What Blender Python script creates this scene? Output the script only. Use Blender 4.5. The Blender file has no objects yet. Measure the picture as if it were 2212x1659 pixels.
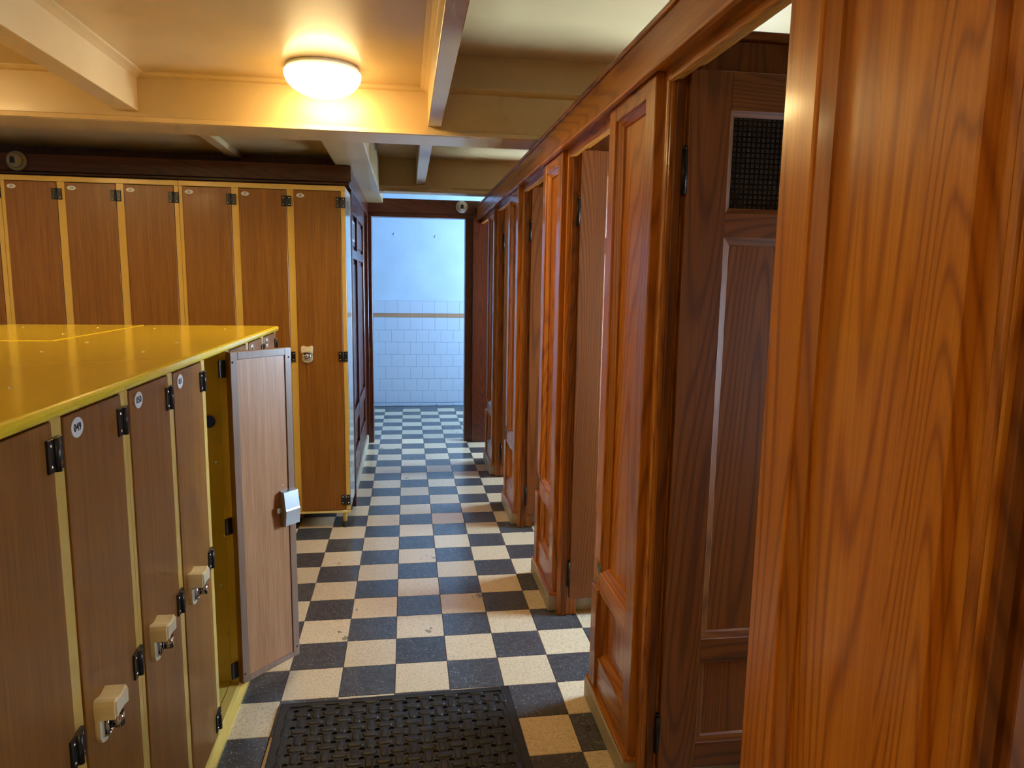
import bpy, bmesh, math, random
from mathutils import Matrix, Vector
random.seed(7)
S = bpy.context.scene
COL = S.collection
R = math.radians

# ------------------------------------------------------------------ camera
cam_d = bpy.data.cameras.new('camera')
cam = bpy.data.objects.new('camera', cam_d); COL.objects.link(cam)
yaw, pit, roll = .148998939, .143561712, .0158903744
Fv = Vector((math.sin(yaw)*math.cos(pit), math.cos(yaw)*math.cos(pit), -math.sin(pit)))
Rv = Vector((math.cos(yaw), -math.sin(yaw), 0)); Uv = Rv.cross(Fv)
R2 = Rv*math.cos(roll)+Uv*math.sin(roll); U2 = -Rv*math.sin(roll)+Uv*math.cos(roll)
M = Matrix((R2, U2, -Fv)).transposed().to_4x4(); M.translation = (.05006, -2.413, 1.48473)
cam.matrix_world = M
cam_d.sensor_width = 36; cam_d.lens = 36*1526.82/2212; cam_d.clip_start = .02
S.camera = cam
# ------------------------------------------------------------------ world, exposure
W = bpy.data.worlds.new('sky'); S.world = W; W.use_nodes = True
W.node_tree.nodes['Background'].inputs[0].default_value = (.55, .74, 1, 1)
W.node_tree.nodes['Background'].inputs[1].default_value = 1.0
S.view_settings.view_transform = 'Standard'; S.view_settings.look = 'None'
S.view_settings.exposure = 1.3; S.view_settings.gamma = 1; S.view_settings.use_curve_mapping = False
S.cycles.max_bounces = 4; S.cycles.diffuse_bounces = 3; S.cycles.glossy_bounces = 2; S.cycles.transmission_bounces = 0; S.cycles.sample_clamp_indirect = 6
S.cycles.caustics_reflective = False; S.cycles.caustics_refractive = False; S.cycles.use_adaptive_sampling = True; S.cycles.adaptive_threshold = .09; S.cycles.adaptive_min_samples = 12
LAMP_E = 10.5        # ceiling lamp domes
DAY_E = 30.0          # daylit frosted panes of the cabins
FAR_E = 5.2         # daylit panes of the wash room

# ------------------------------------------------------------------ materials
def srgb(r, g, b):
    f = lambda c: (c/255/12.92 if c/255 <= .04045 else ((c/255+.055)/1.055)**2.4)
    return (f(r), f(g), f(b), 1)
class N:
    def __init__(s, name):
        s.m = bpy.data.materials.new(name); s.m.use_nodes = True
        s.t = s.m.node_tree; s.b = s.t.nodes['Principled BSDF']
    def n(s, typ, **k):
        q = s.t.nodes.new(typ)
        for a, v in k.items(): setattr(q, a, v)
        return q
    def l(s, a, b): s.t.links.new(a, b)
    def math(s, op, a, b=None):
        q = s.n('ShaderNodeMath', operation=op)
        for i, v in enumerate((a, b)):
            if v is None: continue
            if isinstance(v, (int, float)): q.inputs[i].default_value = v
            else: s.l(v, q.inputs[i])
        return q.outputs[0]
    def coord(s, rnd=True):
        tc = s.n('ShaderNodeTexCoord'); o = tc.outputs['Object']
        if not rnd: return o
        oi = s.n('ShaderNodeObjectInfo')
        cv = s.n('ShaderNodeVectorMath', operation='SCALE'); cv.inputs[0].default_value = (17.3, 41.7, 29.1)
        s.l(oi.outputs['Random'], cv.inputs['Scale'])
        ad = s.n('ShaderNodeVectorMath', operation='ADD'); s.l(o, ad.inputs[0]); s.l(cv.outputs[0], ad.inputs[1])
        return ad.outputs[0]
    def noise(s, co, scale, detail=2, dist=0., rough=.5):
        mp = s.n('ShaderNodeMapping'); mp.inputs['Scale'].default_value = scale if isinstance(scale, tuple) else (scale,)*3
        s.l(co, mp.inputs[0])
        q = s.n('ShaderNodeTexNoise'); q.inputs['Scale'].default_value = 1; q.inputs['Detail'].default_value = detail
        q.inputs['Distortion'].default_value = dist; q.inputs['Roughness'].default_value = rough
        s.l(mp.outputs[0], q.inputs['Vector']); return q.outputs['Fac']
    def ramp(s, fac, stops):
        q = s.n('ShaderNodeValToRGB'); e = q.color_ramp.elements
        while len(e) < len(stops): e.new(.5)
        for i, (p, c) in enumerate(stops): e[i].position = p; e[i].color = c
        s.l(fac, q.inputs[0]); return q.outputs[0]
    def bump(s, h, st, d=.002):
        q = s.n('ShaderNodeBump'); q.inputs['Strength'].default_value = st; q.inputs['Distance'].default_value = d
        s.l(h, q.inputs['Height']); s.l(q.outputs[0], s.b.inputs['Normal'])
    def val(s, col, lo, hi):
        oi = s.n('ShaderNodeObjectInfo'); mr = s.n('ShaderNodeMapRange')
        mr.inputs['To Min'].default_value = lo; mr.inputs['To Max'].default_value = hi
        s.l(oi.outputs['Random'], mr.inputs['Value'])
        h = s.n('ShaderNodeHueSaturation'); s.l(col, h.inputs['Color']); s.l(mr.outputs[0], h.inputs['Value'])
        return h.outputs[0]
    def fin(s, col=None, rough=.5, metal=0, coat=0, spec=.5):
        if col is not None:
            if isinstance(col, tuple): s.b.inputs['Base Color'].default_value = col
            else: s.l(col, s.b.inputs['Base Color'])
        s.b.inputs['Roughness'].default_value = rough; s.b.inputs['Metallic'].default_value = metal
        s.b.inputs['Coat Weight'].default_value = coat; s.b.inputs['Coat Roughness'].default_value = .12
        s.b.inputs['Specular IOR Level'].default_value = spec
        return s.m
def ax(axis, along, across): return tuple(along if i == axis else across for i in range(3))
def wood(name, axis, dark, mid, light, rough=.33, coat=.35, rings=330):
    k = N(name); co = k.coord()
    base = k.noise(co, ax(axis, .21, 2.3), 2, .25)
    ring = k.math('SINE', k.math('MULTIPLY', base, rings))
    ring = k.math('MULTIPLY_ADD', ring, .5); k.t.nodes[-1].inputs[2].default_value = .5
    ring = k.math('POWER', ring, 4.0)
    fib = k.noise(co, ax(axis, 2.5, 170), 3)
    slow = k.noise(co, ax(axis, .5, 7), 2)
    f = k.math('ADD', k.math('MULTIPLY', ring, .36), k.math('MULTIPLY', fib, .42))
    f = k.math('ADD', f, k.math('MULTIPLY', slow, .42))
    c = k.ramp(f, [(.16, light), (.46, mid), (.95, dark)])
    c = k.val(c, .82, 1.12)
    k.bump(fib, .12, .001)
    return k.fin(c, rough, 0, coat)
def speck_paint(name, c, rough=.4, bump=.05, coat=0, var=.06):
    k = N(name); co = k.coord(False)
    n = k.noise(co, 3.0, 4); a = tuple(v*(1-var) for v in c[:3])+(1,); b = tuple(min(1, v*(1+var)) for v in c[:3])+(1,)
    k.bump(k.noise(co, 160., 2), bump, .002)
    return k.fin(k.ramp(n, [(.3, a), (.7, b)]), rough, 0, coat)
def plain(name, c, rough=.5, metal=0, coat=0, spec=.5): return N(name).fin(c, rough, metal, coat, spec)
def emit(name, c, e, base=(1, 1, 1, 1)):
    k = N(name); k.b.inputs['Emission Color'].default_value = c; k.b.inputs['Emission Strength'].default_value = e
    return k.fin(base, .4)

WD, WM, WL = srgb(140, 74, 18), srgb(190, 115, 32), srgb(220, 152, 60)
wz = wood('varnished_pine_vertical', 2, WD, WM, WL)
wy = wood('varnished_pine_lengthwise', 1, WD, WM, WL)
wx = wood('varnished_pine_crosswise', 0, WD, WM, WL)
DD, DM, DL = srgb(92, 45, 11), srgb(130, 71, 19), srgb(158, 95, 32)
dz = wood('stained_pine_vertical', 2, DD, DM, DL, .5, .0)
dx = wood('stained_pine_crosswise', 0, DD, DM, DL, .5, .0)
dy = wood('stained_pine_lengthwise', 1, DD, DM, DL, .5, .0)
MD, MM, ML = srgb(58, 18, 8), srgb(88, 34, 15), srgb(112, 50, 24)
hz_ = wood('mahogany_vertical', 2, MD, MM, ML, .35, .3)
hx_ = wood('mahogany_and_fascia_shade_crosswise', 0, MD, MM, ML, .35, .3)
hy_ = wood('mahogany_lengthwise', 1, MD, MM, ML, .35, .3)
def laminate(name, a, b, rough):
    k = N(name); co = k.coord()
    f = k.math('ADD', k.math('MULTIPLY', k.noise(co, (240, 240, 5), 3), .6), k.math('MULTIPLY', k.noise(co, (26, 26, .9), 3, 1.2), .4))
    return k.fin(k.ramp(f, [(.35, a), (.68, b)]), rough, 0, .1)
lam = laminate('walnut_laminate', srgb(130, 81, 28), srgb(165, 110, 42), .36)
lam_in = laminate('pale_laminate', srgb(166, 112, 72), srgb(202, 150, 106), .4)
lam_edge = laminate('laminate_edging', srgb(134, 104, 84), srgb(156, 124, 102), .4)
yel = speck_paint('yellow_enamel', srgb(231, 195, 102), .25, .02, .3, .03)
yel_top = speck_paint('yellow_sheet_enamel', srgb(255, 222, 46), .16, .01, .5, .04)
yel_in = speck_paint('mustard_enamel', srgb(196, 164, 20), .4, .02, .1)
crm = speck_paint('pale_enamel_side', srgb(222, 222, 205), .12, .01, .5, .02)
ceil_m = speck_paint('cream_ceiling_paint', srgb(196, 168, 120), .40, .06, .15)
plast = speck_paint('blue_white_plaster', srgb(205, 222, 240), .6, .12)
white_p = speck_paint('white_plaster', srgb(224, 220, 210), .6, .1)
stone = speck_paint('terrazzo_plinth', srgb(182, 170, 146), .5, .1, 0, .18)
grout = plain('grout', srgb(96, 92, 88), .8)
blk = plain('black_hinge_enamel', srgb(26, 27, 30), .35, 0, .2)
rub = speck_paint('black_rubber', srgb(34, 34, 36), .45, .1)
chrome = plain('chrome', (.75, .75, .77, 1), .12, 1)
steel = plain('galvanised_steel', (.62, .68, .74, 1), .35, 1)
iron = plain('dark_iron_hinge', srgb(40, 36, 32), .4, .7)
brass = plain('greenish_brass', srgb(112, 140, 116), .35, .5)
ivory = speck_paint('ivory_plastic', srgb(238, 229, 196), .35, .02)
white_pl = plain('white_plastic', srgb(238, 240, 242), .35)
ink = plain('black_ink', srgb(16, 16, 20), .5)
dkgl = plain('dark_wired_glass', srgb(18, 20, 22), .16, 0, .3)
dkgl2 = plain('glass_grid_ridge', srgb(30, 28, 27), .3)
bluep = plain('blue_plastic', srgb(36, 60, 190), .3)
tile_w = speck_paint('white_glazed_tile', srgb(214, 224, 240), .18, .01, .4, .03)
tile_b = speck_paint('brown_glazed_tile', srgb(196, 150, 116), .25, .01, .3)
grey_pl = speck_paint('grey_plastic_housing', srgb(206, 204, 198), .4, .02)
screw_m = plain('screw_head', (.8, .78, .7, 1), .25, 1)
def opal():
    k = N('lit_opal_glass'); co = k.coord(False); sx = k.n('ShaderNodeSeparateXYZ'); k.l(co, sx.inputs[0])
    mr = k.n('ShaderNodeMapRange'); k.l(sx.outputs[2], mr.inputs['Value'])
    for n_, v_ in (('From Min', -.02), ('From Max', -.105), ('To Min', .06*LAMP_E), ('To Max', 2.5*LAMP_E)): mr.inputs[n_].default_value = v_
    k.b.inputs['Emission Color'].default_value = (1, .70, .30, 1); k.l(mr.outputs[0], k.b.inputs['Emission Strength'])
    return k.fin((1, 1, 1, 1), .4)
lampw = opal()
day_p = emit('daylit_frosted_pane', (.50, .74, 1, 1), DAY_E)
far_p = emit('bright_daylit_pane', (.48, .74, 1, 1), FAR_E)

def floor_mat(name, dark):
    k = N(name); co = k.coord()
    v = k.n('ShaderNodeTexVoronoi'); v.inputs['Scale'].default_value = 130; k.l(co, v.inputs['Vector'])
    if dark:
        sp = k.math('LESS_THAN', v.outputs['Distance'], .22)
        pick = k.math('GREATER_THAN', k.noise(co, 70., 1), .50)
        sp = k.math('MULTIPLY', sp, pick)
        body = k.ramp(k.noise(co, 38., 4, 0, .7), [(.3, srgb(56, 58, 62)), (.7, srgb(88, 90, 94))])
        mx = k.n('ShaderNodeMix', data_type='RGBA'); k.l(sp, mx.inputs[0]); k.l(body, mx.inputs[6]); mx.inputs[7].default_value = srgb(190, 190, 190)
    else:
        body = k.ramp(k.noise(co, 150., 3, 0, .75), [(.28, srgb(168, 148, 116)), (.46, srgb(226, 204, 168)), (.75, srgb(244, 228, 198))])
        mx = k.n('ShaderNodeMix', data_type='RGBA'); k.l(k.math('GREATER_THAN', k.noise(co, 9., 4), .70), mx.inputs[0]); k.l(body, mx.inputs[6]); mx.inputs[7].default_value = srgb(150, 132, 104)
    c = k.val(mx.outputs[2], .88, 1.08)
    k.bump(k.noise(co, 120., 3), .25, .002)
    k.m.name = name
    return k.fin(c, .30, 0, .25)
ft_d = floor_mat('charcoal_terrazzo_tile', True); ft_l = floor_mat('cream_terrazzo_tile', False)

# ------------------------------------------------------------------ builders
def link(name, me, mat, parent=None, loc=(0, 0, 0), smooth=False):
    o = bpy.data.objects.new(name, me); COL.objects.link(o)
    if mat is not None and not me.materials: me.materials.append(mat)
    o.location = loc
    if parent is not None: o.parent = parent
    if smooth:
        for p in me.polygons: p.use_smooth = True
    return o
def boxme(x0, x1, y0, y1, z0, z1, bev=.002, seg=1, only=None):
    bm = bmesh.new(); bmesh.ops.create_cube(bm, size=1)
    for v in bm.verts:
        v.co = ((x0+x1)/2+v.co.x*(x1-x0), (y0+y1)/2+v.co.y*(y1-y0), (z0+z1)/2+v.co.z*(z1-z0))
    b = min(bev, .45*min(abs(x1-x0), abs(y1-y0), abs(z1-z0)))
    if b > 0:
        ed = bm.edges[:] if only is None else [e for e in bm.edges if only(e)]
        bmesh.ops.bevel(bm, geom=ed, offset=b, segments=seg, affect='EDGES', profile=.5)
    me = bpy.data.meshes.new('box'); bm.to_mesh(me); bm.free(); return me
def B(name, x0, x1, y0, y1, z0, z1, mat, parent=None, bev=.002, seg=1):
    return link(name, boxme(x0, x1, y0, y1, z0, z1, bev, seg), mat, parent)
def prism(pts, axis, a, b):
    """polygon pts in the plane of the two other axes (order x,y,z without axis), swept from a to b"""
    def P(u, v, w): return [(w, u, v), (u, w, v), (u, v, w)][axis]
    n = len(pts); vs = [P(u, v, a) for u, v in pts]+[P(u, v, b) for u, v in pts]
    fs = [tuple(range(n))[::-1], tuple(range(n, 2*n))]+[(i, (i+1) % n, n+(i+1) % n, n+i) for i in range(n)]
    me = bpy.data.meshes.new('prism'); me.from_pydata(vs, [], fs)
    bm = bmesh.new(); bm.from_mesh(me); bmesh.ops.recalc_face_normals(bm, faces=bm.faces); bm.to_mesh(me); bm.free()
    return me
def tube(p0, p1, r, n=16, cap=True):
    p0, p1 = Vector(p0), Vector(p1); d = p1-p0
    bm = bmesh.new(); bmesh.ops.create_cone(bm, cap_ends=cap, segments=n, radius1=r, radius2=r, depth=d.length)
    q = Vector((0, 0, 1)).rotation_difference(d.normalized()).to_matrix().to_4x4(); q.translation = (p0+p1)/2
    bmesh.ops.transform(bm, matrix=q, verts=bm.verts)
    me = bpy.data.meshes.new('tube'); bm.to_mesh(me); bm.free()
    for p in me.polygons: p.use_smooth = len(p.vertices) == 4
    return me
def lathe(prof, n=40, axis='z'):
    vs, fs = [], []
    for i in range(n):
        a = 2*math.pi*i/n
        for r, h in prof: vs.append((r*math.cos(a), r*math.sin(a), h))
    m = len(prof)
    for i in range(n):
        for j in range(m-1):
            fs.append((i*m+j, ((i+1) % n)*m+j, ((i+1) % n)*m+j+1, i*m+j+1))
    me = bpy.data.meshes.new('lathe'); me.from_pydata(vs, [], fs)
    bm = bmesh.new(); bm.from_mesh(me); bmesh.ops.remove_doubles(bm, verts=bm.verts, dist=1e-6)
    bmesh.ops.recalc_face_normals(bm, faces=bm.faces); bm.to_mesh(me); bm.free()
    for p in me.polygons: p.use_smooth = True
    return me
def join(mes):
    bm = bmesh.new()
    for m in mes: bm.from_mesh(m)
    me = bpy.data.meshes.new('joined'); bm.to_mesh(me); bm.free(); return me
def empty(name, loc=(0, 0, 0), rz=0):
    o = bpy.data.objects.new(name, None); COL.objects.link(o); o.location = loc; o.rotation_euler = (0, 0, rz)
    o.empty_display_size = .05; return o
def tag(o, label, cat, group=None, kind=None):
    o['label'] = label; o['category'] = cat
    if group: o['group'] = group
    if kind: o['kind'] = kind
    return o
def text_mesh(s, size):
    cu = bpy.data.curves.new('digits', 'FONT'); cu.body = s; cu.size = size; cu.align_x = 'CENTER'; cu.align_y = 'CENTER'
    cu.extrude = .0003; cu.offset = size*.004
    o = bpy.data.objects.new('tmp_digits', cu); COL.objects.link(o)
    me = bpy.data.meshes.new_from_object(o.evaluated_get(bpy.context.evaluated_depsgraph_get()))
    bpy.data.objects.remove(o); bpy.data.curves.remove(cu)
    return me

# ================================================================== FLOOR
fl = empty('floor'); tag(fl, 'black and cream checkerboard terrazzo tile floor of the corridor', 'floor', kind='structure')
T = .2
B('screed', -3.4, 2.1, -4.7, 6.05, -.08, -.012, grout, fl, 0)
tm = {}
for d in (0, 1): tm[d] = boxme(.0009, T-.0009, .0009, T-.0009, -.014, 0, .0012)
tm[0].materials.append(ft_l); tm[1].materials.append(ft_d)
tmh = boxme(.0009, T-.0009, .0009, .169, -.014, 0, .0012); tmh.materials.append(ft_d)
rest = {0: [], 1: []}
for r in range(-24, 30):
    for c in range(-17, 11):
        d = (c+r) % 2
        if r == 29: d = 1
        near = -4 <= c <= 4 and -4 <= r <= 28 and not (c == 4 and r > 22)
        if near or (r == 29 and -2 <= c <= 3):
            link('floor_tile', tmh if r == 29 else tm[d], None, fl, (c*T, r*T, 0))
        else:
            rest[d].append((c*T, r*T, T-.0009 if r < 29 else .169))
for d in (0, 1):
    vs, fs = [], []
    for x, y, h in rest[d]:
        i = len(vs); a, b = .0009, T-.0009
        vs += [(x+a, y+a, 0), (x+b, y+a, 0), (x+b, y+h, 0), (x+a, y+h, 0), (x+a, y+a, -.013), (x+b, y+a, -.013), (x+b, y+h, -.013), (x+a, y+h, -.013)]
        fs += [(i, i+1, i+2, i+3), (i, i+4, i+5, i+1), (i+1, i+5, i+6, i+2), (i+2, i+6, i+7, i+3), (i+3, i+7, i+4, i)]
    me = bpy.data.meshes.new('field'); me.from_pydata(vs, [], fs)
    o = link('floor_tile_field', me, (ft_l, ft_d)[d], fl); o['kind'] = 'stuff'

# ================================================================== CEILING
ce = empty('ceiling', (0, 0, 0)); tag(ce, 'cream painted beamed ceiling with shallow coffers', 'ceiling', kind='structure')
B('ceiling_panel', -3.4, .18, -4.6, 1.1, 2.36, 2.6, ceil_m, ce, 0)
B('ceiling_panel', .18, 2.1, -4.6, 1.1, 2.515, 2.6, ceil_m, ce, 0)
B('ceiling_panel', -.3, 2.1, 1.2, 4.15, 2.40, 2.6, ceil_m, ce, 0)
B('ceiling_panel', -3.4, -.3, 1.2, 4.15, 2.215, 2.6, ceil_m, ce, 0)
B('ceiling_panel', -1.6, 2.1, 4.15, 6.05, 2.62, 2.7, plast, ce, 0)
def beam(x0, x1, y0, y1, z0, z1, b=.008): return B('beam', x0, x1, y0, y1, z0, z1, ceil_m, ce, b, 2)
beam(-3.4, 2.1, 1.02, 1.27, 2.15, 2.55)
beam(-.365, -.15, 1.26, 4.06, 2.1505, 2.45)
beam(-.16, 2.1, 3.18, 3.35, 2.151, 2.45)
def joist(x0, x1, y0, y1, z0, z1): return B('joist', x0, x1, y0, y1, z0, z1, ceil_m, ce, .004, 2)
joist(.152, .214, -4.6, 1.03, 2.19, 2.53)
joist(-1.2, -1.105, -4.6, 1.03, 2.198, 2.38)
joist(-2.55, -2.46, -4.6, 1.03, 2.198, 2.38)
joist(.125, .195, 1.26, 3.19, 2.21, 2.42)
joist(-.98, -.92, 1.26, 2.2, 2.185, 2.3)
def mould(pts, axis, a, b): return link('moulding', prism(pts, axis, a, b), ceil_m, ce)
# quarter mouldings where the coffer panels meet beam and joists
mould([(1.021, 2.362), (.992, 2.362), (.992, 2.354), (1.003, 2.345), (1.021, 2.340)], 0, -3.4, -1.2)
mould([(1.021, 2.362), (.992, 2.362), (.992, 2.354), (1.003, 2.345), (1.021, 2.340)], 0, -1.105, .152)
mould([(1.021, 2.372), (.998, 2.372), (.998, 2.36), (1.006, 2.35), (1.021, 2.34)], 0, .214, 2.1)
mould([(.153, 2.362), (.118, 2.362), (.118, 2.352), (.136, 2.345), (.153, 2.335)], 1, -4.6, 1.02)
mould([(-1.106, 2.362), (-1.07, 2.362), (-1.07, 2.352), (-1.088, 2.345), (-1.106, 2.335)], 1, -4.6, 1.02)
mould([(1.02, 2.152), (1.02, 2.176), (1.012, 2.172), (1.008, 2.152)], 0, -3.4, 2.1)
mould([(3.181, 2.2), (3.166, 2.2), (3.166, 2.19), (3.181, 2.175)], 0, -.15, 2.1)

# ceiling lamps
def lamp(loc, label):
    o = empty('ceiling_lamp', loc); tag(o, label, 'lamp', 'round opal glass ceiling lamps')
    link('base_plate', lathe([(0, .001), (.149, .001), (.151, -.004), (.151, -.0135), (0, -.0135)], 40), white_pl, o)
    prof = [(.150, -.012), (.157, -.020), (.158, -.028)]+[(.158*math.cos(a), -.028-.092*math.sin(a)) for a in [i*math.pi/2/10 for i in range(1, 11)]]
    prof[-1] = (0, prof[-1][1])
    link('glass_dome', lathe(prof, 40), lampw, o)
lamp((-.292, .79, 2.36), 'round glowing opal glass ceiling lamp beside the painted beam')
lamp((-2.0, .30, 2.36), 'round opal ceiling lamp beyond the left ceiling joist')
lamp((-2.0, -1.9, 2.36), 'unseen ceiling lamp added as fill light over the rear locker row')  # out of view, added to brighten the near part of the room
lamp((-.45, -3.1, 2.36), 'unseen ceiling lamp added as fill light near the back wall')  # added behind the camera as fill for the dark near region

# ================================================================== RIGHT WALL OF CABINS
XS, XC, XP = .695, .718, .724            # stile face, casing face, recessed panel face
wr = empty('wall_right', (.75, 1, 0)); wr['off'] = 1
tag(wr, 'row of varnished pine changing cabin fronts along the right side', 'wall', kind='structure')
def BR(name, x0, x1, y0, y1, z0, z1, mat, parent=None, bev=.002, seg=1):
    """box in world coordinates under a parent whose own offset is taken out"""
    o = B(name, x0, x1, y0, y1, z0, z1, mat, None, bev, seg); return adopt(o, parent)
def adopt(o, parent):
    o.parent = parent
    off = Vector((0, 0, 0)); p = parent
    while p is not None: off += p.location; p = p.parent
    o.location = o.location-off; return o
del wr['off']
wr.location = (0, 0, 0)
# cornice along the whole front
BR('cornice', .676, .80, -4.6, 4.05, 2.032, 2.135, wy, wr, .004, 2)
BR('cornice_cap', .668, .81, -4.6, 4.05, 2.135, 2.149, wy, wr, .004, 2)
BR('cornice_bead', .672, .69, -4.6, 4.05, 2.024, 2.036, wy, wr, .003, 2)
bays = [  # b (near edge of the casing), near stile y0,y1, far stile y0,y1
    (-1.713, -1.664, -1.579, -1.319, -1.223),
    (-.607, -.557, -.480, -.198, -.131),
    (.527, .577, .655, .920, .985),
    (1.690, 1.742, 1.82, 2.085, 2.150),
    (2.832, 2.885, 2.96, 3.235, 3.300)]
for k, (b, n0, n1, f0, f1) in enumerate(bays):
    pn = BR('wall_panel', XP, XP+.02, n1-.015, f0+.015, .19, 2.0, wz, wr, .001)
    # upper and lower field are one board: rails cross in front of it
    BR('stile', XS, XP+.022, n0, n1, .087, 2.032, wz, pn, .003)
    BR('stile', XS, XP+.022, f0, f1, .545, 2.032, wz, pn, .003)
    BR('stile_foot', XS-.008, XP+.022, f0+.004, f1+.004, .087, .447, wz, pn, .003)
    # scooped finger pull between stile and foot, with its brass latch plate
    adopt(link('finger_pull', prism([(XS+.0005, .546), (XP+.02, .546), (XP+.02, .445), (XS+.027, .445)], 1, f0+.001, f1-.001), wz), pn)
    adopt(link('latch_plate', prism([(XS+.0035, .522), (XS+.009, .522), (XS+.026, .455), (XS+.0195, .455)], 1, f0+.010, f1-.012), brass), pn)
    for z0, z1 in ((1.98, 2.032), (.436, .512), (.087, .205)):
        BR('rail', XS+.001, XP+.022, n1-.002, f0+.002, z0, z1, wy, pn, .003)
    # sloped mouldings framing the two recessed fields
    for z0, z1 in ((.512, 1.98), (.205, .436)):
        w, e = .02, .001
        y0, y1 = n1, f0
        mm = [((XS+.008, y0), (XP+e, y0), (XP+e, y0+w), (XP-.006, y0+w)), ((XS+.008, y1), (XP+e, y1), (XP+e, y1-w), (XP-.006, y1-w))]
        for m in mm: adopt(link('moulding', prism(m, 2, z0, z1), wz), pn)
        for zz, s in ((z0, 1), (z1, -1)):
            adopt(link('moulding', prism([(XS+.008, zz), (XP+e, zz), (XP+e, zz+s*w), (XP-.006, zz+s*w)], 1, y0+.004, y1-.004), wy), pn)
    # door casings either side, set back, with jamb
    BR('casing', XC, .80, b, n0+.001, .0, 2.06, wz, pn, .004, 2)
    BR('casing_bead', XC-.006, XC+.006, b+.002, b+.018, .0, 2.0, wz, pn, .004, 2)
    BR('jamb', XC+.012, .752, b-.012, b+.002, 0, 2.06, dz, pn, .002)
    BR('casing', XC, .80, f1-.002, f1+.045, .0, 2.06, wz, pn, .004, 2)
    # terrazzo plinth with timber cap
    BR('plinth', .678, .80, n0-.008, f1+.032, 0, .074, stone, pn, .006, 2)
    BR('plinth_cap', .681, .79, n0-.012, f1+.028, .0735, .089, wy, pn, .003)
# lintels over the openings
edges = [(-2.36, -1.713), (-1.178, -.607), (-.086, .527), (1.03, 1.69), (2.195, 2.832), (3.345, 4.05)]
for y0, y1 in edges:
    BR('lintel', XC+.002, .744, y0-.01, y1+.01, 1.997, 2.06, wy, wr, .004, 2)
    BR('lintel_bead', XC-.004, XC+.01, y0, y1+.004, 1.994, 2.006, wy, wr, .003, 2)
BR('plain_boarding', XS, .80, -4.6, -2.36, .0, 2.035, wz, wr, .003)

# cabin partitions behind the fronts
pt = empty('wall_cabin'); tag(pt, 'stained wooden partitions between the changing cabins', 'wall', kind='structure')
for b in (-1.713, -.607, .527, 1.69, 2.832):
    BR('partition', .80, 1.99, b+.052, b+.085, .075, 2.12, dz, pt, .002)
    BR('partition_rail', .80, 1.99, b+.044, b+.093, 2.12, 2.145, dx, pt, .003)
    BR('partition_plinth', .80, 1.99, b+.040, b+.093, 0, .08, stone, pt, .003)

# cabin doors, each standing open at a right angle against its partition
def cabin_door(i, b, label):
    d = empty('door_%d' % i, (.762, b-.022, 0)); tag(d, label, 'door', 'open changing cabin doors', 'structure')
    w, t, z0, z1 = .565, .036, .085, 2.022
    sw = .112
    B('door_stile', 0, sw, 0, t, z0, z1, dz, d); B('door_stile', w-sw, w, 0, t, z0, z1, dz, d)
    rails = ((z0, .165), (.425, .487), (1.607, 1.672), (1.925, z1))
    for a, c in rails: B('door_rail', sw-.001, w-sw+.001, .0005, t-.0005, a, c, dx, d)
    for a, c in ((.165, .425), (.487, 1.607)):
        p = B('door_panel', sw-.003, w-sw+.003, .014, .024, a-.003, c+.003, dz, d, 0)
        for m in (((sw, .003), (sw, .014), (sw+.02, .014), (sw+.016, .008)), ((w-sw, .003), (w-sw, .014), (w-sw-.02, .014), (w-sw-.016, .008))):
            link('moulding', prism(m, 2, a, c), dz, p)
        for zz, s in ((a, 1), (c, -1)):
            link('moulding', prism([(.003, zz), (.014, zz), (.014, zz+s*.02), (.008, zz+s*.016)], 0, sw, w-sw), dx, p)
    a, c = 1.672, 1.925
    g = B('glass_pane', sw-.003, w-sw+.003, .016, .021, a-.003, c+.003, dkgl, d, 0)
    vs = []
    x = sw+.016
    while x < w-sw-.012:
        zz = a+.012
        while zz < c-.012:
            vs.append(boxme(x, x+.0075, .0145, .0162, zz, zz+.0085, .0008)); zz += .0132
        x += .0132
    gr = link('glass_relief', join(vs), dkgl2, g); gr['kind'] = 'stuff'
    for m in (((sw, .002), (sw, .018), (sw+.012, .018), (sw+.012, .01)), ((w-sw, .002), (w-sw, .018), (w-sw-.012, .018), (w-sw-.012, .01))):
        link('glazing_bead', prism(m, 2, a, c), dz, g)
    for zz, s in ((a, 1), (c, -1)):
        link('glazing_bead', prism([(.002, zz), (.018, zz), (.018, zz+s*.012), (.01, zz+s*.012)], 0, sw, w-sw), dx, g)
    for zz in (.20, 1.77):
        h = link('hinge', tube((-.006, .004, zz-.055), (-.006, .004, zz+.055), .0075), iron, d)
        link('hinge_pin', tube((-.006, .004, zz+.055), (-.006, .004, zz+.066), .005), iron, h)
        B('hinge_leaf', -.004, .001, .001, .03, zz-.045, zz+.045, iron, h, .0005)
names = ['almost hidden in the dark gap at the right edge', 'with small dark glass pane, largest in view', 'second along, just past the latched panel',
         'third along, seen as a narrow strip', 'fourth along, nearest the bright far doorway']
for i, b in enumerate((-1.713, -.607, .527, 1.69, 2.832)):
    cabin_door(i+1, b, 'open brown cabin door '+names[i])

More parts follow.
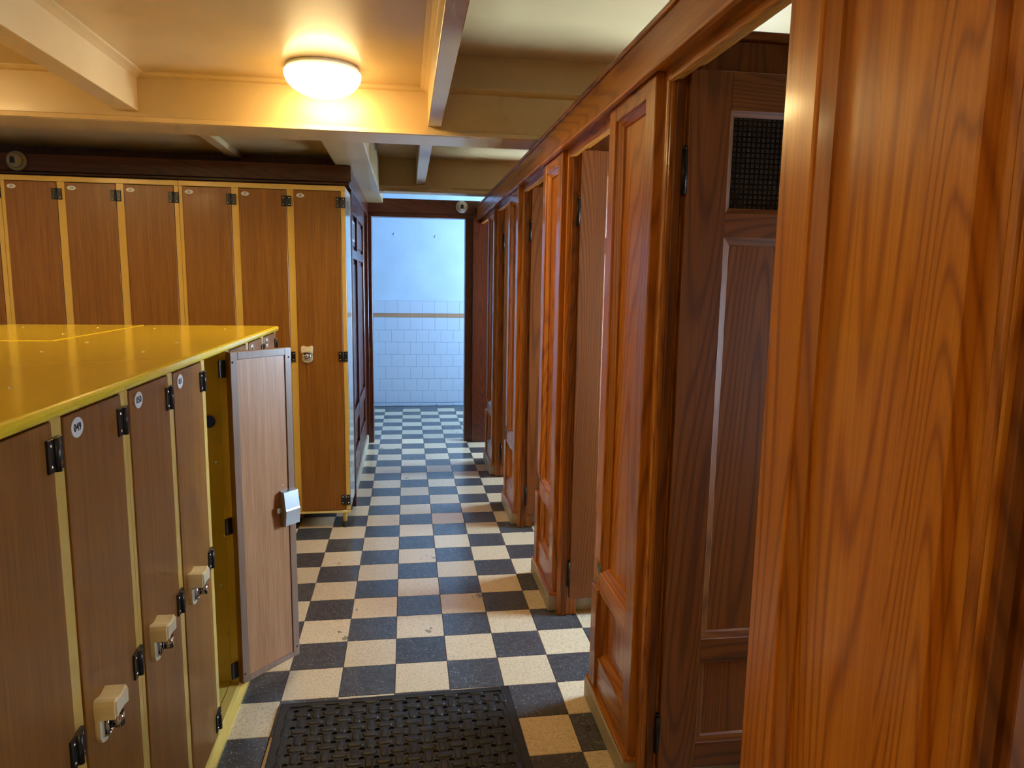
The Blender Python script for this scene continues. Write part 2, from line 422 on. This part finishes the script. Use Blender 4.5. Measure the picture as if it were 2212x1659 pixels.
# outer wall of the cabins with daylit windows
wo = empty('wall_outer'); tag(wo, 'white plastered outer wall behind the cabins', 'wall', kind='structure')
wins = [(-2.13, -1.745, .9, 1.6), (-.90, -.64, .9, 1.5), (.06, .50, .9, 1.9), (1.24, 1.66, .9, 1.75), (2.38, 2.80, .9, 1.75), (3.4, 3.95, .9, 1.75)]
def wall_x(parent, x0, x1, ya, yb, z1, holes, mat):
    y = ya
    for (h0, h1, q0, q1) in holes:
        BR('wall_piece', x0, x1, y, h0, 0, z1, mat, parent, 0)
        BR('wall_piece', x0, x1, h0, h1, 0, q0, mat, parent, 0); BR('wall_piece', x0, x1, h0, h1, q1, z1, mat, parent, 0); y = h1
    BR('wall_piece', x0, x1, y, yb, 0, z1, mat, parent, 0)
wall_x(wo, 2.0, 2.12, -4.7, 4.10, 2.6, wins, white_p)
def window(i, y0, y1, z0, z1, pane, x=2.05, face=-1, lab=''):
    w = empty('window_%d' % i, (x, (y0+y1)/2, z0)); tag(w, lab, 'window', 'daylit frosted windows', 'structure')
    h = z1-z0; a = (y1-y0)/2; f = .035
    for s in (-1, 1): B('frame_post', -.02, .02, s*a-(f if s > 0 else 0), s*a+(0 if s > 0 else f), 0, h, white_pl, w)
    B('frame_rail', -.02, .02, -a+f, a-f, 0, f, white_pl, w); B('frame_rail', -.02, .02, -a+f, a-f, h-f, h, white_pl, w)
    B('glazing_bar', -.015, .015, -.012, .012, f, h-f, white_pl, w)
    for s in (-1, 1):
        c0, c1 = (.012, a-f) if s > 0 else (-a+f, -.012)
        B('pane', -.003, .003, c0, c1, f, h-f, pane, w, 0)
for i, q in enumerate(wins):
    window(i+1, *q, day_p, lab='daylit frosted window in the %s cabin counted from the near end' % ('first', 'second', 'third', 'fourth', 'fifth', 'sixth')[i])

# ================================================================== LEFT WALL (beyond the lockers)
wl = empty('wall_left'); tag(wl, 'dark wood panelled wall on the left before the doorway', 'wall', kind='structure')
XL = -.312
BR('backing', -.42, XL-.022, 2.2, 4.05, 0, 2.15, hz_, wl, 0)
for y0, y1 in ((2.2, 2.30), (3.07, 3.15), (3.86, 4.05)): BR('stile', XL-.024, XL, y0, y1, .08, 2.04, hz_, wl, .003)
for ya, yb in ((2.30, 3.07), (3.15, 3.86)):
    for z0, z1 in ((.08, .25), (.455, .55), (1.625, 1.69), (1.935, 2.04)): BR('rail', XL-.0235, XL-.001, ya-.001, yb+.001, z0, z1, hy_, wl, .003)
    for z0, z1 in ((.25, .455), (.55, 1.625), (1.69, 1.935)): BR('panel', XL-.022, XL-.014, ya+.03, yb-.03, z0+.03, z1-.03, hz_, wl, .004)
BR('cornice', XL-.06, XL+.03, 2.2, 4.05, 2.04, 2.15, hy_, wl, .004, 2)
BR('plinth', XL-.02, XL+.014, 2.2, 4.05, 0, .078, stone, wl, .004)
vg = BR('vent_grille', XL-.014, XL-.004, 2.42, 2.86, 1.745, 1.885, grey_pl, wl, .003)
for j in range(6):
    o = B('vent_slot', -.012, .0015, -.2+.07*j, -.165+.07*j, -.055, .055, ink, vg, 0); o.location = (XL-.0045, 2.63, 1.815)
# wall behind the tall lockers
wb = empty('wall_locker'); tag(wb, 'dark wooden wall behind the tall lockers with a deep fascia board', 'wall', kind='structure')
BR('backing', -3.4, -.30, 2.2, 2.32, 0, 2.42, hz_, wb, 0)
BR('fascia', -3.4, -.272, 1.99, 2.2, 2.052, 2.148, hx_, wb, .004, 2)  # dark wood board; the beam's shade is also put into its colour
BR('fascia_lip', -3.4, -.282, 2.005, 2.2, 2.036, 2.053, hx_, wb, .003)
BR('corner_post', -.345, -.285, 2.19, 2.235, 0, 2.05, hz_, wb, .003)

# ================================================================== FAR DOORWAY
tr = empty('trim_1'); tag(tr, 'dark mahogany frame of the doorway at the corridor end', 'door frame', kind='structure')
BR('jamb', -.36, -.252, 4.06, 4.18, 0, 2.04, hz_, tr, .003)
BR('jamb', -.33, -.285, 4.045, 4.07, .0, 2.08, hz_, tr, .003)
BR('jamb', .576, .66, 4.06, 4.18, 0, 2.04, hz_, tr, .003)
BR('jamb', .645, .80, 4.035, 4.17, 0, 2.08, hz_, tr, .003)
BR('header', -.33, .80, 4.03, 4.10, 2.078, 2.192, hx_, tr, .004)
BR('header', -.36, .80, 4.06, 4.18, 2.036, 2.08, hx_, tr, .003)
wf = empty('wall_far'); tag(wf, 'pale blue plaster wall with white tile dado beyond the doorway', 'wall', kind='structure')
BR('plaster', -1.6, 2.1, 5.985, 6.1, 0, 2.7, plast, wf, 0)
BR('tile_bed', -1.6, 2.1, 5.975, 5.99, 0, 1.247, plain('tile_joint', srgb(140, 156, 184), .7), wf, 0)
TW = .1441
xm = {'w': boxme(.0009, TW-.0009, 0, .01, .0009, .1436, .0015), 'b': boxme(.0009, TW-.0009, 0, .01, .0009, .0475, .0012), 'c': boxme(.0008, .1992, -.004, .01, 0, .0345, .004)}
for k, m in (('w', tile_w), ('b', tile_b), ('c', tile_w)): xm[k].materials.append(m)
rows = [('w', 1.102, 0), ('b', 1.0535, 0)]+[('w', 1.0527-.1445*(i+1), i % 2) for i in range(7)]
for typ, z, off in rows:
    for c in range(-5, 8):
        link('wall_tile', xm[typ], None, wf, (.09+(c-.5*off)*TW, 5.968, z))
for c in range(-4, 5): link('cove_tile', xm['c'], None, wf, (c*T, 5.966, .001))
for dxp, dzp in ((-.085, 2.005), (.385, 1.99)):
    o = adopt(link('nail_hole', lathe([(0, -.002), (.012, -.002), (.015, .004), (0, .006)], 12), plast), wf); o.rotation_euler = (R(90), 0, 0); o.location = (dxp, 5.984, dzp)
for (a, b_, n) in ((-1.6, -.345, 'left'), (.79, 2.1, 'right')):
    pass
wx2 = empty('wall_doorway'); tag(wx2, 'plaster wall pieces flanking the far doorway', 'wall', kind='structure')
BR('wall_piece', -1.6, -.35, 4.08, 4.17, 0, 2.7, plast, wx2, 0); BR('wall_piece', .79, 2.1, 4.08, 4.17, 0, 2.7, plast, wx2, 0)
BR('wall_piece', -.35, .79, 4.08, 4.17, 2.42, 2.7, plast, wx2, 0)
ws = empty('wall_washroom'); tag(ws, 'side walls of the bright room beyond the doorway', 'wall', kind='structure')
BR('wall_piece', -1.72, -1.6, 4.08, 6.1, 0, 2.7, plast, ws, 0)
fw = [(4.4, 5.75, 1.0, 2.45)]
wall_x(ws, 2.0, 2.12, 4.10, 6.1, 2.7, fw, plast)
window(7, *fw[0], far_p, lab='wide daylit window of the bright room beyond the doorway')
# enclosing walls behind and left of the viewpoint
wk = empty('wall_back'); tag(wk, 'cream back wall behind the viewpoint', 'wall', kind='structure')
BR('wall_piece', -3.4, 2.1, -4.72, -4.6, 0, 2.6, white_p, wk, 0)
we = empty('wall_side'); tag(we, 'cream side wall at the far left of the locker room', 'wall', kind='structure')
BR('wall_piece', -3.52, -3.4, -4.7, 2.32, 0, 2.6, white_p, we, 0)

# ================================================================== LOCKERS
def hinge(door, x, z, h=.058):
    a = B('hinge', x-.026, x-.001, -.0075, 0, z-h/2, z+h/2, blk, door, .001)
    B('hinge_leaf', x+.001, x+.026, -.0075, 0, z-h/2, z+h/2, blk, door, .001)
    link('hinge_barrel', tube((x, -.009, z-h/2), (x, -.009, z+h/2), .006, 12), blk, door)
    for sx in (-.016, .016):
        for sz in (-.018, .018):
            o = link('hinge_screw', lathe([(.0035, 0), (.0025, .0012), (0, .0014)], 10), screw_m, door, (x+sx, -.0075, z+sz)); o.rotation_euler = (R(90), 0, 0)
def lock(door, x, z):
    """plastic cabinet lock: deep waisted cap over a shallow rounded base with chrome hasp"""
    def o(pts): return [(x+a, z+b) for a, b in pts]
    cap = o([(-.030, .006), (-.032, .034), (-.030, .044), (-.024, .047), (-.012, .0435), (0, .0415), (.012, .0435), (.024, .047), (.030, .044), (.032, .034), (.030, .006), (.018, .0085), (.006, .0105), (-.006, .0105), (-.018, .0085)])
    me = prism(cap, 1, -.044, 0); bm = bmesh.new(); bm.from_mesh(me)
    bmesh.ops.bevel(bm, geom=[e for e in bm.edges if all(v.co.y < -.04 for v in e.verts)], offset=.004, segments=2, affect='EDGES'); bm.to_mesh(me); bm.free()
    link('lock_cap', me, ivory, door)
    base = o([(-.029, .02), (-.029, -.033), (-.024, -.043), (-.012, -.049), (0, -.051), (.012, -.049), (.024, -.043), (.029, -.033), (.029, .02)])
    link('lock_base', prism(base, 1, -.012, 0), ivory, door)
    link('lock_cylinder', tube((x, -.034, z+.004), (x, -.034, z-.022), .011), chrome, door)
    link('lock_hasp', join([tube((x-.016, -.02, z+.004), (x-.016, -.02, z-.032), .003, 10), tube((x+.016, -.02, z+.004), (x+.016, -.02, z-.032), .003, 10), tube((x-.018, -.02, z-.032), (x+.018, -.02, z-.032), .003, 10),
                            boxme(x-.02, x+.02, -.016, -.011, z-.036, z+.0, .001)]), chrome, door)
def oval(door, x, z, a, b, txt, size):
    pts = [(x+a*math.cos(t), z+b*math.sin(t)) for t in [i*2*math.pi/28 for i in range(28)]]
    link('number_plate', prism(pts, 1, -.0052, -.002), white_pl, door)
    if txt:
        o = link('number', text_mesh(txt, size), ink, door, (x, -.0056, z)); o.rotation_euler = (R(90), 0, 0)
def locker(loc, rz, z0, z1, ztop, depth, nums, style, label, group, open_i=None, open_a=0, front=True):
    W3, dw, p0, pp = .888, .2525, .0205, .2945
    root = empty('locker_cabinet', loc, rz); tag(root, label, 'locker', group)
    tall = style == 'tall'
    sidem = crm if tall else yel
    # carcass
    B('side_panel', 0.0005, .012, .004, depth, z0-.012, ztop-.004, sidem, root, .001); B('side_panel', W3-.012, W3-.0005, .004, depth, z0-.012, ztop-.004, sidem, root, .001)
    B('back_panel', .012, W3-.012, depth-.012, depth, z0-.012, ztop-.004, yel_in, root, 0)
    for i in (1, 2): B('partition', p0+i*pp-.03, p0+i*pp-.018, .02, depth-.012, z0, z1, yel_in, root, 0)
    B('floor_panel', .012, W3-.012, .034, depth-.012, z0-.014, z0-.004, yel, root, 0)
    if front:
        xs = [0.0005, p0-.0015]
        for i in range(3): xs += [p0+i*pp+dw+.0015, p0+(i+1)*pp-.0015 if i < 2 else W3-.0005]
        for i in range(4): B('post', xs[2*i], xs[2*i+1], 0, .026, z0-.004, z1+.004, yel, root, .0015)
        if tall:
            B('top_rail', 0, W3, -.006, .03, z1+.003, ztop, yel, root, .004, 2)
            link('bottom_rail', tube((0, .012, z0-.013), (W3, .012, z0-.013), .0125), yel, root)
            B('top_panel', 0, W3, .025, depth, ztop-.012, ztop-.001, crm, root, .001)
            for x in (.035, W3-.035):
                for y in (.03, depth-.05):
                    l = link('leg', tube((x, y, .03), (x, y, z0-.012), .013), yel, root)
                    link('foot', lathe([(0, 0), (.017, 0), (.019, .004), (.019, .030), (.016, .034), (0, .034)], 20), rub, l, (x, y, 0))
        else:
            pass
            B('bottom_rail', 0, W3, .002, .032, .001, z0-.0025, yel, root, .001)
            link('kick_ledge', prism([(.0025, .001), (-.013, .001), (-.013, .014), (-.009, .019), (.0025, .030)], 0, 0, W3), yel, root)
    if not front: return root
    hz = (1.911, 1.039, .178) if tall else (1.183, .640, .110)
    for i in range(3):
        a = open_a if i == open_i else 0
        # door: origin on the hinge edge, leaf runs to -X, outer face at y=0
        dr = link('door', boxme(-dw, -.0005, -.003, .0165, z0, z1, .0012), lam, root, (p0+i*pp+dw, 0, 0)); dr.rotation_euler = (0, 0, a)
        for zz in hz: hinge(dr, .0, zz)
        if tall: oval(dr, -dw+.034, 1.944, .0215, .0115, nums[i], .017); lock(dr, -dw+.052, 1.055)
        else: oval(dr, -dw+.046, 1.212, .0235, .0185, nums[i], .020); lock(dr, -dw+.062, .638)
        if i == open_i:
            # inner face: edging strips around a recessed pale panel, steel lock case
            t0, t1, e = .0165, .0225, .028
            B('edge_strip', -dw, -dw+e, t0, t1, z0, z1, lam_edge, dr, .0012); B('edge_strip', -e, -.0005, t0, t1, z0, z1, lam_edge, dr, .0012)
            B('edge_strip', -dw+e, -e, t0, t1, z0, z0+.02, lam_edge, dr, .0012); B('edge_strip', -dw+e, -e, t0, t1, z1-.026, z1, lam_edge, dr, .0012)
            B('inner_panel', -dw+e+.002, -e-.002, t0-.001, t0+.002, z0+.021, z1-.028, lam_in, dr, 0)
            cx, cz = -dw+.034, .655
            lc = link('lock_case', prism([(t1-.006, cz-.066), (t1+.026, cz-.062), (t1+.032, cz-.006), (t1+.028, cz+.0), (t1+.02, cz+.062), (t1-.006, cz+.066)], 0, cx-.030, cx+.034), steel, dr)
            B('latch_bolt', cx+.034, cx+.058, t1, t1+.012, cz-.012, cz+.008, chrome, dr, .001)
            for sx, sz in ((.018, .085), (-.026, .085), (-.022, .55), (.21, .55), (-.022, -.56), (.21, -.56)):
                o = link('rivet', lathe([(.004, 0), (.003, .0015), (0, .002)], 10), screw_m if abs(sz) < .2 else ink, dr, (cx+sx, t1 if abs(sz) > .2 else t0+.002, cz+sz)); o.rotation_euler = (R(-90), 0, 0)
    if open_i is not None:
        xo = W3-.012 if open_i == 2 else p0+open_i*pp+dw
        o = link('coat_hook', lathe([(0, 0), (.008, 0), (.008, .008), (.018, .010), (.021, .016), (.018, .022), (0, .024)], 24), bluep, root, (xo, .062, 1.005)); o.rotation_euler = (0, R(-90), 0)
        for yy, zz in ((.022, .93), (.04, .86), (.022, .60), (.04, .42), (.022, .24)):
            o = link('screw', lathe([(.006, 0), (.004, .003), (0, .004)], 10), screw_m, root, (xo, yy+.01, zz)); o.rotation_euler = (0, R(-90), 0)
    return root
TG = 'tall numbered lockers along the back'; LG = 'low numbered lockers in the centre block'
for i, (nums, lab) in enumerate(((('26', '27', '28'), 'tall wood-grain locker cabinet numbered 26 to 28 beside the corridor'),
                                 (('23', '24', '25'), 'tall wood-grain locker cabinet numbered 23 to 25 left of 26'),
                                 (('20', '21', '22'), 'tall wood-grain locker cabinet cut off by the left picture edge'))):
    locker((-1.178-.888*i, 1.78, 0), 0, .117, 1.972, 2.003, .40, nums, 'tall', lab, TG)
XF = -.545
ys = .062
for i, (nums, lab) in enumerate(((('053', '054', '055'), 'low locker cabinet at the far end behind the open locker door'),
                                 (('050', '051', '052'), 'low locker cabinet numbered 050 and 051 with one door standing open'),
                                 (('047', '048', '049'), 'low locker cabinet nearest the viewer with door 049'))):
    locker((XF, ys-.888*i, 0), R(90), .06, 1.2392, 1.247, .552, nums, 'low', lab, LG, 2 if i == 1 else None, R(139))
for i, lab in enumerate(('low locker cabinet of the rear row under the smaller yellow top', 'low locker cabinet in the middle of the rear row', 'low locker cabinet of the rear row nearest the viewer')):
    locker((XF-1.106, ys+.888*(1-i), 0), R(-90), .06, 1.2392, 1.247, .552, ('', '', ''), 'low', lab, LG, front=False)

# continuous sheet tops lying on the low lockers
def sheet_top(pts, label, screws):
    z0, z1 = 1.244, 1.269
    me = prism(pts, 2, z0, z1); bm = bmesh.new(); bm.from_mesh(me)
    ed = [e for e in bm.edges if abs(e.verts[0].co.z-e.verts[1].co.z) < 1e-4]
    bmesh.ops.bevel(bm, geom=ed, offset=.0108, segments=4, affect='EDGES', profile=.5); bm.to_mesh(me); bm.free()
    t = empty('sheet_countertop', (0, 0, 0)); tag(t, label, 'countertop', 'yellow enamel sheet tops of the low lockers')
    link('sheet', me, yel_top, t)
    for x, y in screws: link('top_screw', lathe([(.0045, -.001), (.0045, .0004), (.003, .0016), (0, .002)], 10), screw_m, t, (x, y, z1))
sheet_top([(-.531, -1.722), (-.531, .954), (-1.100, .954), (-1.100, .100), (-1.662, .100), (-1.662, -1.722)], 'large glossy yellow sheet top over the front low lockers',
          [(-.975, .05), (-.70, .05), (-.99, .72), (-.705, .70), (-.70, -.26), (-.966, -.26), (-.70, -.95), (-.97, -.95), (-1.45, -.3)])
sheet_top([(-1.662, .104), (-1.104, .104), (-1.104, .954), (-1.662, .954)], 'smaller yellow sheet top in the far rear corner of the low lockers',
          [(-1.51, .76), (-1.216, .74), (-1.2, .40), (-1.484, .43)])

# ================================================================== RUBBER MAT
mt = empty('rubber_mat', (.012, -.025, 0)); mt.rotation_euler = (0, 0, R(1.2)); tag(mt, 'black rubber drainage mat with woven pattern and small holes', 'mat')
mw, ml, cw = .405, 1.2, .0462
nx, ny = 16, 25
gx0, gy1 = -nx*cw/2, -.03
# perforated web: one octagonal hole in each lattice cell
vs, fs = [], []
hr = .0085
for i in range(nx):
    for j in range(ny):
        cx, cy = gx0+(i+.5)*cw, gy1-(j+.5)*cw; k = len(vs); h = cw/2
        sq = [(h, 0), (h, h), (0, h), (-h, h), (-h, 0), (-h, -h), (0, -h), (h, -h)]
        for (a, b_) in sq: vs.append((cx+a, cy+b_, .009))
        for q in range(8):
            t = q*math.pi/4; vs.append((cx+hr*1.15*math.cos(t), cy+hr*math.sin(t), .009))
        for q in range(8):
            t = q*math.pi/4; vs.append((cx+hr*1.15*math.cos(t), cy+hr*math.sin(t), .001))
        for q in range(8):
            r_ = (q+1) % 8; fs += [(k+q, k+r_, k+8+r_, k+8+q), (k+8+q, k+8+r_, k+16+r_, k+16+q)]
me = bpy.data.meshes.new('web'); me.from_pydata(vs, [], fs); link('perforated_web', me, rub, mt)
gx1, gy0 = gx0+nx*cw, gy1-ny*cw
bd = [boxme(-mw, gx0, gy0-.03, 0, .0005, .011, .004, 2), boxme(gx1, mw, gy0-.03, 0, .0005, .011, .004, 2), boxme(gx0-.002, gx1+.002, gy1, 0, .0005, .011, .004, 2), boxme(gx0-.002, gx1+.002, gy0-.03, gy0, .0005, .011, .004, 2)]
link('border', join(bd), rub, mt)
lip = [boxme(gx0-.006, gx0, gy0, gy1+.006, .009, .0135, .002, 2), boxme(gx1, gx1+.006, gy0, gy1+.006, .009, .0135, .002, 2), boxme(gx0-.006, gx1+.006, gy1, gy1+.006, .009, .0135, .002, 2)]
link('raised_rim', join(lip), rub, mt)
def capsule(hor):
    L, w, n = .026, .0105, 6
    ring = []
    for s, c in ((1, 0), (-1, math.pi)):
        for q in range(n+1):
            t = c-math.pi/2+math.pi*q/n; ring.append((s*(L-w)+w*math.cos(t), w*1.12*math.sin(t)))
    out = []
    for sc, z in ((1, .0085), (.93, .0112), (.72, .0126)): out.append([(x*(1 if sc == 1 else sc+.03), y*sc, z) for x, y in ring])
    if not hor: out = [[(-y, x, z) for x, y, z in r_] for r_ in out]
    return out
vs, fs = [], []
cap = {True: capsule(True), False: capsule(False)}
for i in range(nx+1):
    for j in range(ny+1):
        hor = (i+j) % 2 == 0
        cx, cy = gx0+i*cw, gy1-j*cw
        if (i in (0, nx) and hor) or (j in (0, ny) and not hor): continue
        rg = cap[hor]; k = len(vs); n = len(rg[0])
        for r_ in rg: vs += [(cx+x, cy+y, z) for x, y, z in r_]
        for lv in range(2):
            for q in range(n): fs.append((k+lv*n+q, k+lv*n+(q+1) % n, k+(lv+1)*n+(q+1) % n, k+(lv+1)*n+q))
        fs.append(tuple(range(k+2*n, k+3*n)))
me = bpy.data.meshes.new('weave'); me.from_pydata(vs, [], fs); o = link('woven_tread', me, rub, mt, smooth=True); o['kind'] = 'stuff'

# ================================================================== SMALL THINGS
def dome_cam(loc, label, r):
    o = empty('security_camera', loc); o.rotation_euler = (R(90), 0, 0); tag(o, label, 'camera', 'round surveillance cameras')
    link('housing', lathe([(r, 0), (r*1.02, .006), (r*.95, .016), (r*.78, .022), (r*.74, .028), (r*.6, .042), (r*.35, .05), (0, .052)], 40), grey_pl, o)
    link('trim_ring', lathe([(r*.80, .0215), (r*.80, .026), (r*.73, .029), (r*.73, .02)], 40), plain('ring_grey', srgb(150, 150, 146), .4), o)
    pts = [(-r*.24, -r*.36), (r*.24, -r*.36), (r*.24, r*.12)]+[(r*.24*math.cos(t), r*.12+r*.24*math.sin(t)) for t in [q*math.pi/8 for q in range(1, 8)]]+[(-r*.24, r*.12)]
    l = link('lens_window', prism(pts, 2, .03, .054), blk, o)
    link('lens', lathe([(r*.12, .054), (r*.10, .058), (0, .06)], 20), dkgl, l)
dome_cam((.540, 4.028, 2.136), 'small round white camera on the header above the doorway', .052)
dome_cam((-2.075, 1.988, 2.103), 'small round white camera on the dark fascia above locker 23', .052)
bm = bmesh.new()
ring = bpy.data.meshes.new('ring'); vs, fs = [], []
for i in range(20):
    for j in range(8):
        a, c = 2*math.pi*i/20, 2*math.pi*j/8
        vs.append(((.0075+.0014*math.cos(c))*math.cos(a), (.0075+.0014*math.cos(c))*math.sin(a), .0014+.0014*math.sin(c)))
for i in range(20):
    for j in range(8): fs.append((i*8+j, ((i+1) % 20)*8+j, ((i+1) % 20)*8+(j+1) % 8, i*8+(j+1) % 8))
ring.from_pydata(vs, [], fs); bm.free()
o = link('hair_tie', ring, plain('olive_elastic', srgb(60, 58, 40), .6), None, (.648, -.285, 0), True)
tag(o, 'tiny dark ring lying on the floor beside the stone plinth', 'hair tie')
